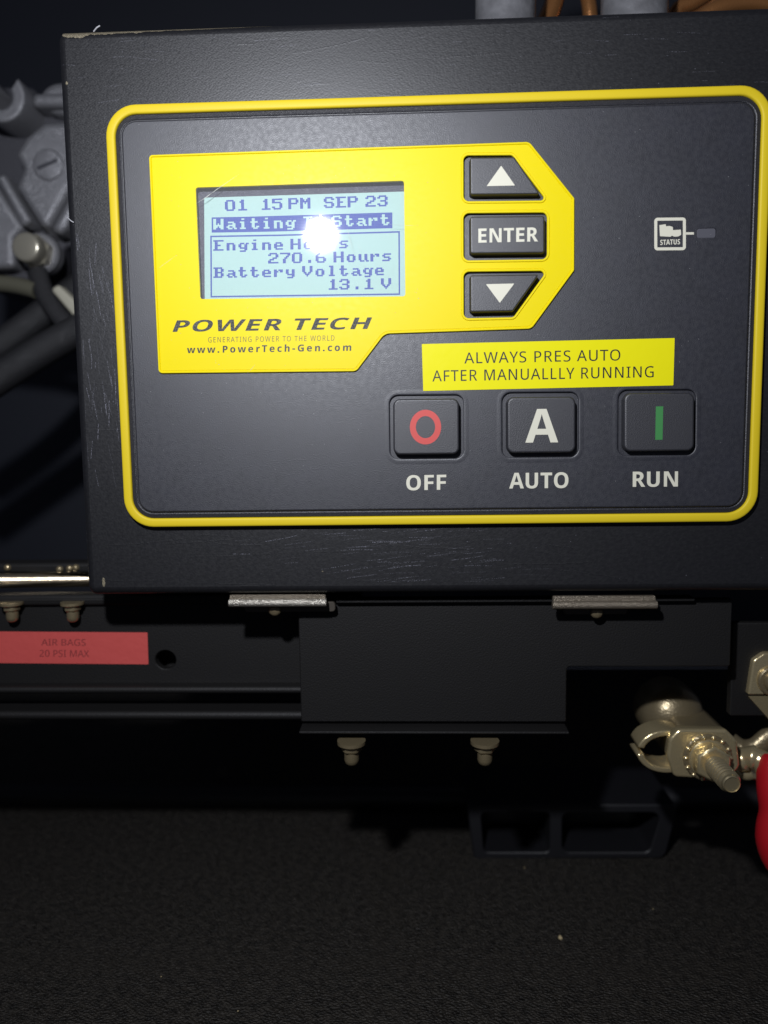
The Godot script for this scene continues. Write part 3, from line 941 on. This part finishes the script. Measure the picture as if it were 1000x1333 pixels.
	for p in [Vector2(-140.17, -44.50), Vector2(-121.90, -45.17), Vector2(-118.40, -44.92), Vector2(-116.24, -44.67)]:
		st = begin()
		lathe(st, [[1.2, -0.2], [1.2, 0.4], [0.8, 0.9], [0.0, 1.1]], v3(p, -36.0), Basis(), 16)
		obj("stud", st, M.bolt_zinc, bar)

func make_top_parts() -> void:
	# grey cylinders and copper-coloured leads that look over the top of the box
	var down := Basis(Vector3(1, 0, 0), Vector3(0, 0, 1), Vector3(0, -1, 0))
	for c in [["grey translucent-looking cylinder rising behind the box, the plain one".replace(" translucent-looking", " plastic"), 622.0, 698.0, false], ["grey plastic cylinder rising behind the box, with dark print on its side", 781.0, 863.0, true]]:
		var t := thing("grey_cylinder", c[0], "cylinder", "grey cylinders behind the box")
		var k := (220.0 + 40.0) / 1000.0
		var x: float = ((c[1] + c[2]) / 2.0 - 538.5) * k
		var r: float = (c[2] - c[1]) / 2.0 * k
		var st := begin()
		lathe(st, [[0.0, -60.0], [r - 1.0, -60.0], [r, -59.0], [r, 60.0], [0.0, 60.0]], Vector3(x, 130, -40.0 - r), down, 40, false)
		obj("body", st, M.grey_plastic, t)
		if c[3]:
			for i in 3:
				st = begin()
				box(st, Vector3(-1.6, -1.0, 0), Vector3(1.6, 0.5 - 0.4 * (i % 2), 0.2), 0.1)
				var o := obj("print", st, M.grey_print, t)
				var a := 0.95
				o.position = Vector3(x + sin(a) * r, 118.0 + i * 4.2, -40.0 - r + cos(a) * r - 0.05) * K
				o.rotation.y = a
	for w in [["copper-coloured lead between the two grey cylinders behind the box", [Vector3(46.65, 140.65, -70), Vector3(51.50, 151.77, -72), Vector3(53.70, 169.29, -76)], 3.4], ["thin copper-coloured lead close beside the printed grey cylinder", [Vector3(65.04, 142.01, -74), Vector3(63.81, 152.40, -74), Vector3(61.05, 171.34, -80)], 2.6], ["copper-coloured lead nearest the printed cylinder in the tangle behind the box", [Vector3(90.33, 132.22, -66), Vector3(92.16, 143.22, -66), Vector3(98.62, 146.51, -66), Vector3(106.29, 151.72, -66), Vector3(114.05, 163.64, -70)], 2.6], ["copper-coloured lead crossing over the others in the tangle behind the box", [Vector3(93.68, 132.71, -62), Vector3(101.77, 139.83, -60), Vector3(114.45, 142.33, -60), Vector3(131.05, 139.82, -60)], 2.9], ["copper-coloured lead lowest in the tangle behind the box", [Vector3(95.67, 136.77, -76), Vector3(108.23, 145.75, -74), Vector3(124.29, 146.24, -74), Vector3(143.24, 139.45, -74)], 2.4], ["copper-coloured lead rising steeply at the far end of the tangle", [Vector3(121.68, 133.10, -70), Vector3(119.41, 144.86, -70), Vector3(116.04, 151.03, -70), Vector3(118.20, 168.33, -74)], 3.0], ["copper-coloured lead deepest inside the tangle behind the box", [Vector3(99.28, 153.16, -88), Vector3(112.51, 156.51, -86), Vector3(131.11, 155.89, -84), Vector3(150.52, 152.06, -84)], 4.5]]:
		var st := begin()
		tube(st, curve(w[1], 8), [w[2]], 16)
		tag(obj("copper_lead", st, M.copper_wire), w[0], "lead", "copper leads behind the box")

func make_terminals() -> void:
	# clamp: folded body, slotted loop, toothed washer, nut and a long threaded stud
	var t := thing("battery_terminal_clamp", "brass-coloured terminal clamp with a long threaded stud pointing forward", "terminal clamp")
	var st := begin()
	var plate := rounded([Vector2(82.95, -94.73), Vector2(97.77, -94.84), Vector2(101.23, -98.35), Vector2(102.48, -107.45), Vector2(97.82, -111.53), Vector2(81.90, -110.57), Vector2(79.47, -103.71), Vector2(80.15, -97.89)], [3.0, 1.5, 2, 3, 3, 2, 4, 3], 5)
	solid(st, plate, soft(-22.0, -18.0, 0.9, 4, 0.4), [], [], true)
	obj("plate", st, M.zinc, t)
	st = begin()
	var c: Vector2 = Vector2(91.90, -105.17)
	solid(st, rounded([c + Vector2(-8, 3), c + Vector2(-6, 8.2), c + Vector2(7, 8.2), c + Vector2(11, 5), c + Vector2(11, -6), c + Vector2(-8, -6)], [3.0], 5), [[0.0, -46.0], [0.0, -22.0]])
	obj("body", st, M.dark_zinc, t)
	st = begin()
	lathe(st, [[10.8, -8.0], [10.8, 1.0], [9.6, 4.4], [6.6, 7.4], [3.0, 8.8], [0.0, 9.2]], v3(Vector2(89.06, -99.29), -44.0), Basis(), 32)
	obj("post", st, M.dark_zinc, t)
	# the open loop: two bent arms that all but meet
	var lc: Vector2 = Vector2(80.87, -103.91)
	for a in [[deg_to_rad(58), deg_to_rad(168)], [deg_to_rad(188), deg_to_rad(302)]]:
		st = begin()
		var strip := PackedVector2Array()
		for i in 15:
			var q := lerpf(a[0], a[1], i / 14.0)
			strip.append(lc + Vector2(cos(q) * 9.6, sin(q) * 7.2))
		for i in 15:
			var q := lerpf(a[1], a[0], i / 14.0)
			strip.append(lc + Vector2(cos(q) * 7.5, sin(q) * 5.2))
		solid(st, strip, soft(-31.0, -22.0, 0.6), [], [], true)
		obj("loop_arm", st, M.zinc, t)
	var o := v3(Vector2(91.93, -103.74), -18.0)
	st = begin()
	lathe(st, [[7.6, 0.0], [7.6, 0.7], [7.2, 1.1], [0.0, 1.1]], o, Basis(), 36, false)
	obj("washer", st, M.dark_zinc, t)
	for i in 14:
		st = begin()
		var ang := TAU * i / 14.0
		lathe(st, [[0.75, -0.6], [0.75, 0.2], [0.5, 0.6], [0.0, 0.75]], o + Vector3(cos(ang) * 6.9, sin(ang) * 6.9, 0.9), Basis(), 10)
		obj("tooth", st, M.zinc, t)
	st = begin()
	lathe(st, [[6.2, 1.0], [6.2, 1.7], [5.9, 2.0], [0.0, 2.0]], o, Basis(), 32, false)
	lathe(st, [[5.6, 1.9], [5.75, 2.4], [5.75, 5.6], [5.1, 6.3], [0.0, 6.3]], o, Basis(Vector3(0, 0, 1), 0.5), 6, false)
	obj("nut", st, M.zinc, t)
	st = begin()
	var prof := []
	var tip := 19.5
	var zz := 5.0
	while zz < tip - 2.2:
		prof.append([2.35, zz]); prof.append([2.35, zz + 0.35]); prof.append([3.3, zz + 0.85]); prof.append([3.3, zz + 1.15])
		zz += 1.6
	prof.append([2.75, tip - 1.2]); prof.append([2.6, tip - 0.4]); prof.append([2.3, tip]); prof.append([2.15, tip - 0.35]); prof.append([0.0, tip - 0.4])
	lathe(st, prof, o, Basis(), 28, false)
	obj("threaded_stud", st, M.stud_steel, t)
	# crimped lug running into the red boot
	t = thing("crimped_lug", "bent metal cable lug between the terminal clamp and the red boot", "cable lug")
	st = begin()
	tube(st, curve([Vector3(106.33, -106.34, -36), Vector3(109.67, -108.19, -34), Vector3(113.33, -106.79, -32), Vector3(118.72, -102.52, -32), Vector3(127.17, -100.39, -32)], 6), [3.6], 14, 0.7)
	obj("strap", st, M.dark_zinc, t)
	st = begin()
	tube(st, curve([Vector3(105.72, -109.85, -28), Vector3(108.27, -107.39, -26), Vector3(111.35, -107.54, -24), Vector3(114.47, -110.76, -22)], 6), [3.4, 3.4, 3.6, 3.9, 4.2], 16)
	tube(st, curve([Vector3(107.15, -112.86, -30), Vector3(108.36, -114.07, -28), Vector3(110.43, -112.62, -26)], 6), [2.0], 12)
	obj("barrel", st, M.zinc, t)
	st = begin()
	tube(st, curve([Vector3(116.20, -105.36, -22), Vector3(114.62, -112.95, -19), Vector3(114.99, -121.65, -16), Vector3(113.94, -130.75, -14), Vector3(115.34, -142.28, -12)], 6), [4.5, 5.4, 6.0, 6.0, 6.1, 6.1, 6.1, 6.2, 6.3, 6.4, 6.4, 6.5, 6.7, 6.9, 7.1, 7.2, 7.2, 7.2, 7.0, 6.7, 6.2, 5.4, 4.2, 3.0, 1.5], 24)
	var boot := obj("red_boot", st, M.red_rubber)
	tag(boot, "red rubber terminal boot hanging beside the threaded stud", "terminal boot")
	for p in [[Vector3(121.32, -119.03, -33), 5.9], [Vector3(121.47, -121.27, -32.6), 6.3], [Vector3(121.78, -123.41, -32), 6.5]]:
		st = begin()
		tube(st, [p[0], p[0] + Vector3(0.1, -0.55, 0.1), p[0] + Vector3(0.2, -1.1, 0.2)], [p[1] - 0.3, p[1] + 0.15, p[1] - 0.3], 28)
		obj("ridge", st, M.red_rubber, boot)
	# folded connector plate with its bolt
	t = thing("connector_plate", "pale brass folded connector plate with a bolt, above the red boot", "connector")
	st = begin()
	solid(st, rounded([Vector2(109.68, -70.61), Vector2(106.21, -73.08), Vector2(104.93, -84.30), Vector2(132.51, -84.31), Vector2(131.89, -70.67)], [2.5, 2, 0.6, 0.5, 0.5], 5), soft(-23.0, -20.0, 0.6), [], [], true)
	obj("plate", st, M.zinc, t)
	st = begin()
	st.set_smooth_group(-1)
	var e0: Vector3 = Vector3(104.94, -84.55, -20)
	var e1: Vector3 = Vector3(112.86, -93.17, -21.5)
	quad(st, e1, e1 + Vector3(22, 0, 0), e0 + Vector3(26, 0, 0), e0)
	quad(st, e0 + Vector3(0, -0.3, -2), e0 + Vector3(26, -0.3, -2), e1 + Vector3(22, -0.3, -2), e1 + Vector3(0, -0.3, -2))
	quad(st, e0 + Vector3(0, -0.3, -2), e1 + Vector3(0, -0.3, -2), e1, e0)
	obj("fold", st, M.zinc, t)
	st = begin()
	lathe(st, [[4.8, 0.0], [4.8, 0.8], [4.4, 1.2], [0.0, 1.2]], v3(Vector2(112.39, -79.55), -20.0), Basis(), 28, false)
	lathe(st, [[3.4, 1.1], [3.4, 2.6], [2.4, 3.6], [0.0, 4.0]], v3(Vector2(112.39, -79.55), -20.0), Basis(), 24)
	obj("bolt", st, M.dark_zinc, t)
	st = begin()
	lathe(st, [[7.0, -8.0], [7.0, 0.0], [5.8, 1.2], [0.0, 1.4]], v3(Vector2(110.69, -75.82), -25.0), Basis(), 28)
	obj("insulator", st, M.black_plastic, t)

func make_litter() -> void:
	var t := thing("crumb", "small pale crumb lying alone on the dark floor mat", "crumb")
	var c: Vector3 = Vector3(48.58, -172.00, -27.24)
	for i in 5:
		var st := begin()
		var r := rng.randf_range(0.4, 0.75)
		lathe(st, [[0.0, -r], [r * 0.8, -r * 0.5], [r, 0.1], [r * 0.6, r * 0.7], [0.0, r * 0.9]], c + Vector3(rng.randf_range(-0.9, 0.9), 0.5, rng.randf_range(-1.2, 1.2)), Basis(Vector3(rng.randf(), rng.randf(), 0.4).normalized(), rng.randf() * 3), 7)
		obj("grain", st, M.crumb, t)
	for f in [["pale fibre stuck on the top edge of the box", [Vector3(-87.77, 112.01, -3), Vector3(-86.62, 112.68, -2.4), Vector3(-85.81, 113.26, -2.6)], 0.2], ["pale fibre stuck on the upright edge of the box beside the engine", [Vector3(-98.02, 62.28, -3), Vector3(-96.74, 61.13, -2), Vector3(-95.97, 60.64, -2.2)], 0.16]]:
		var st := begin()
		tube(st, curve(f[1], 5), [f[2]], 6)
		tag(obj("fibre", st, M.fibre), f[0], "fibre")
	var st2 := begin()
	for i in 420:
		var p := Vector2(rng.randfn(-30, 26), rng.randfn(50, 24))
		if i % 3 == 0:
			p = Vector2(rng.randf_range(-80, 92), rng.randf_range(-22, 86))
		if p.x < -79 or p.x > 92 or p.y < -21 or p.y > 86:
			continue
		var r := rng.randf_range(0.03, 0.085) * (1.6 if i % 29 == 0 else 1.0)
		var zd := 0.02
		if Geometry2D.is_point_in_polygon(p, PackedVector2Array([Vector2(-72.33, 77.16), Vector2(32.06, 77.55), Vector2(44.05, 63.11), Vector2(44.26, 44.25), Vector2(32.74, 28.64), Vector2(-8.03, 28.15), Vector2(-16.45, 17.85), Vector2(-72.37, 18.15)])):
			zd = 0.52
			if p.x > 13.0:
				continue
		lathe(st2, [[0.0, zd - 0.04], [r, zd], [0.0, zd + r * 0.8]], Vector3(p.x, p.y, 0), Basis(), 5, false)
	var dust_sparkle := obj("dust_sparkle", st2, M.dust_sparkle)  # pale settled specks, also painted in for sparkles around the display
	dust_sparkle.set_meta("kind", "stuff")
	tag(dust_sparkle, "fine pale dusty specks painted in as sparkles over the controller face and display window", "dust_sparkle")
	for f in [[Vector3(42.11, -172.00, -69.33), "tiny pale speck on the floor just in front of the pocket bracket", 0.28], [Vector3(-82.26, -172.00, -5.74), "tiny pale speck on the open floor below the red tape", 0.22], [Vector3(84.27, -172.00, -43.51), "tiny pale speck on the floor between the crumb and the red boot", 0.22], [Vector3(-54.29, -172.00, 8.39), "tiny pale speck lowest on the floor mat, towards the engine", 0.25]]:
		var st := begin()
		lathe(st, [[0.0, -0.2], [f[2], 0.0], [f[2] * 0.7, 0.2], [0.0, 0.3]], f[0] + Vector3(0, 0.2, 0), Basis(), 6)
		tag(obj("speck", st, M.crumb), f[1], "speck", "specks on the floor mat")
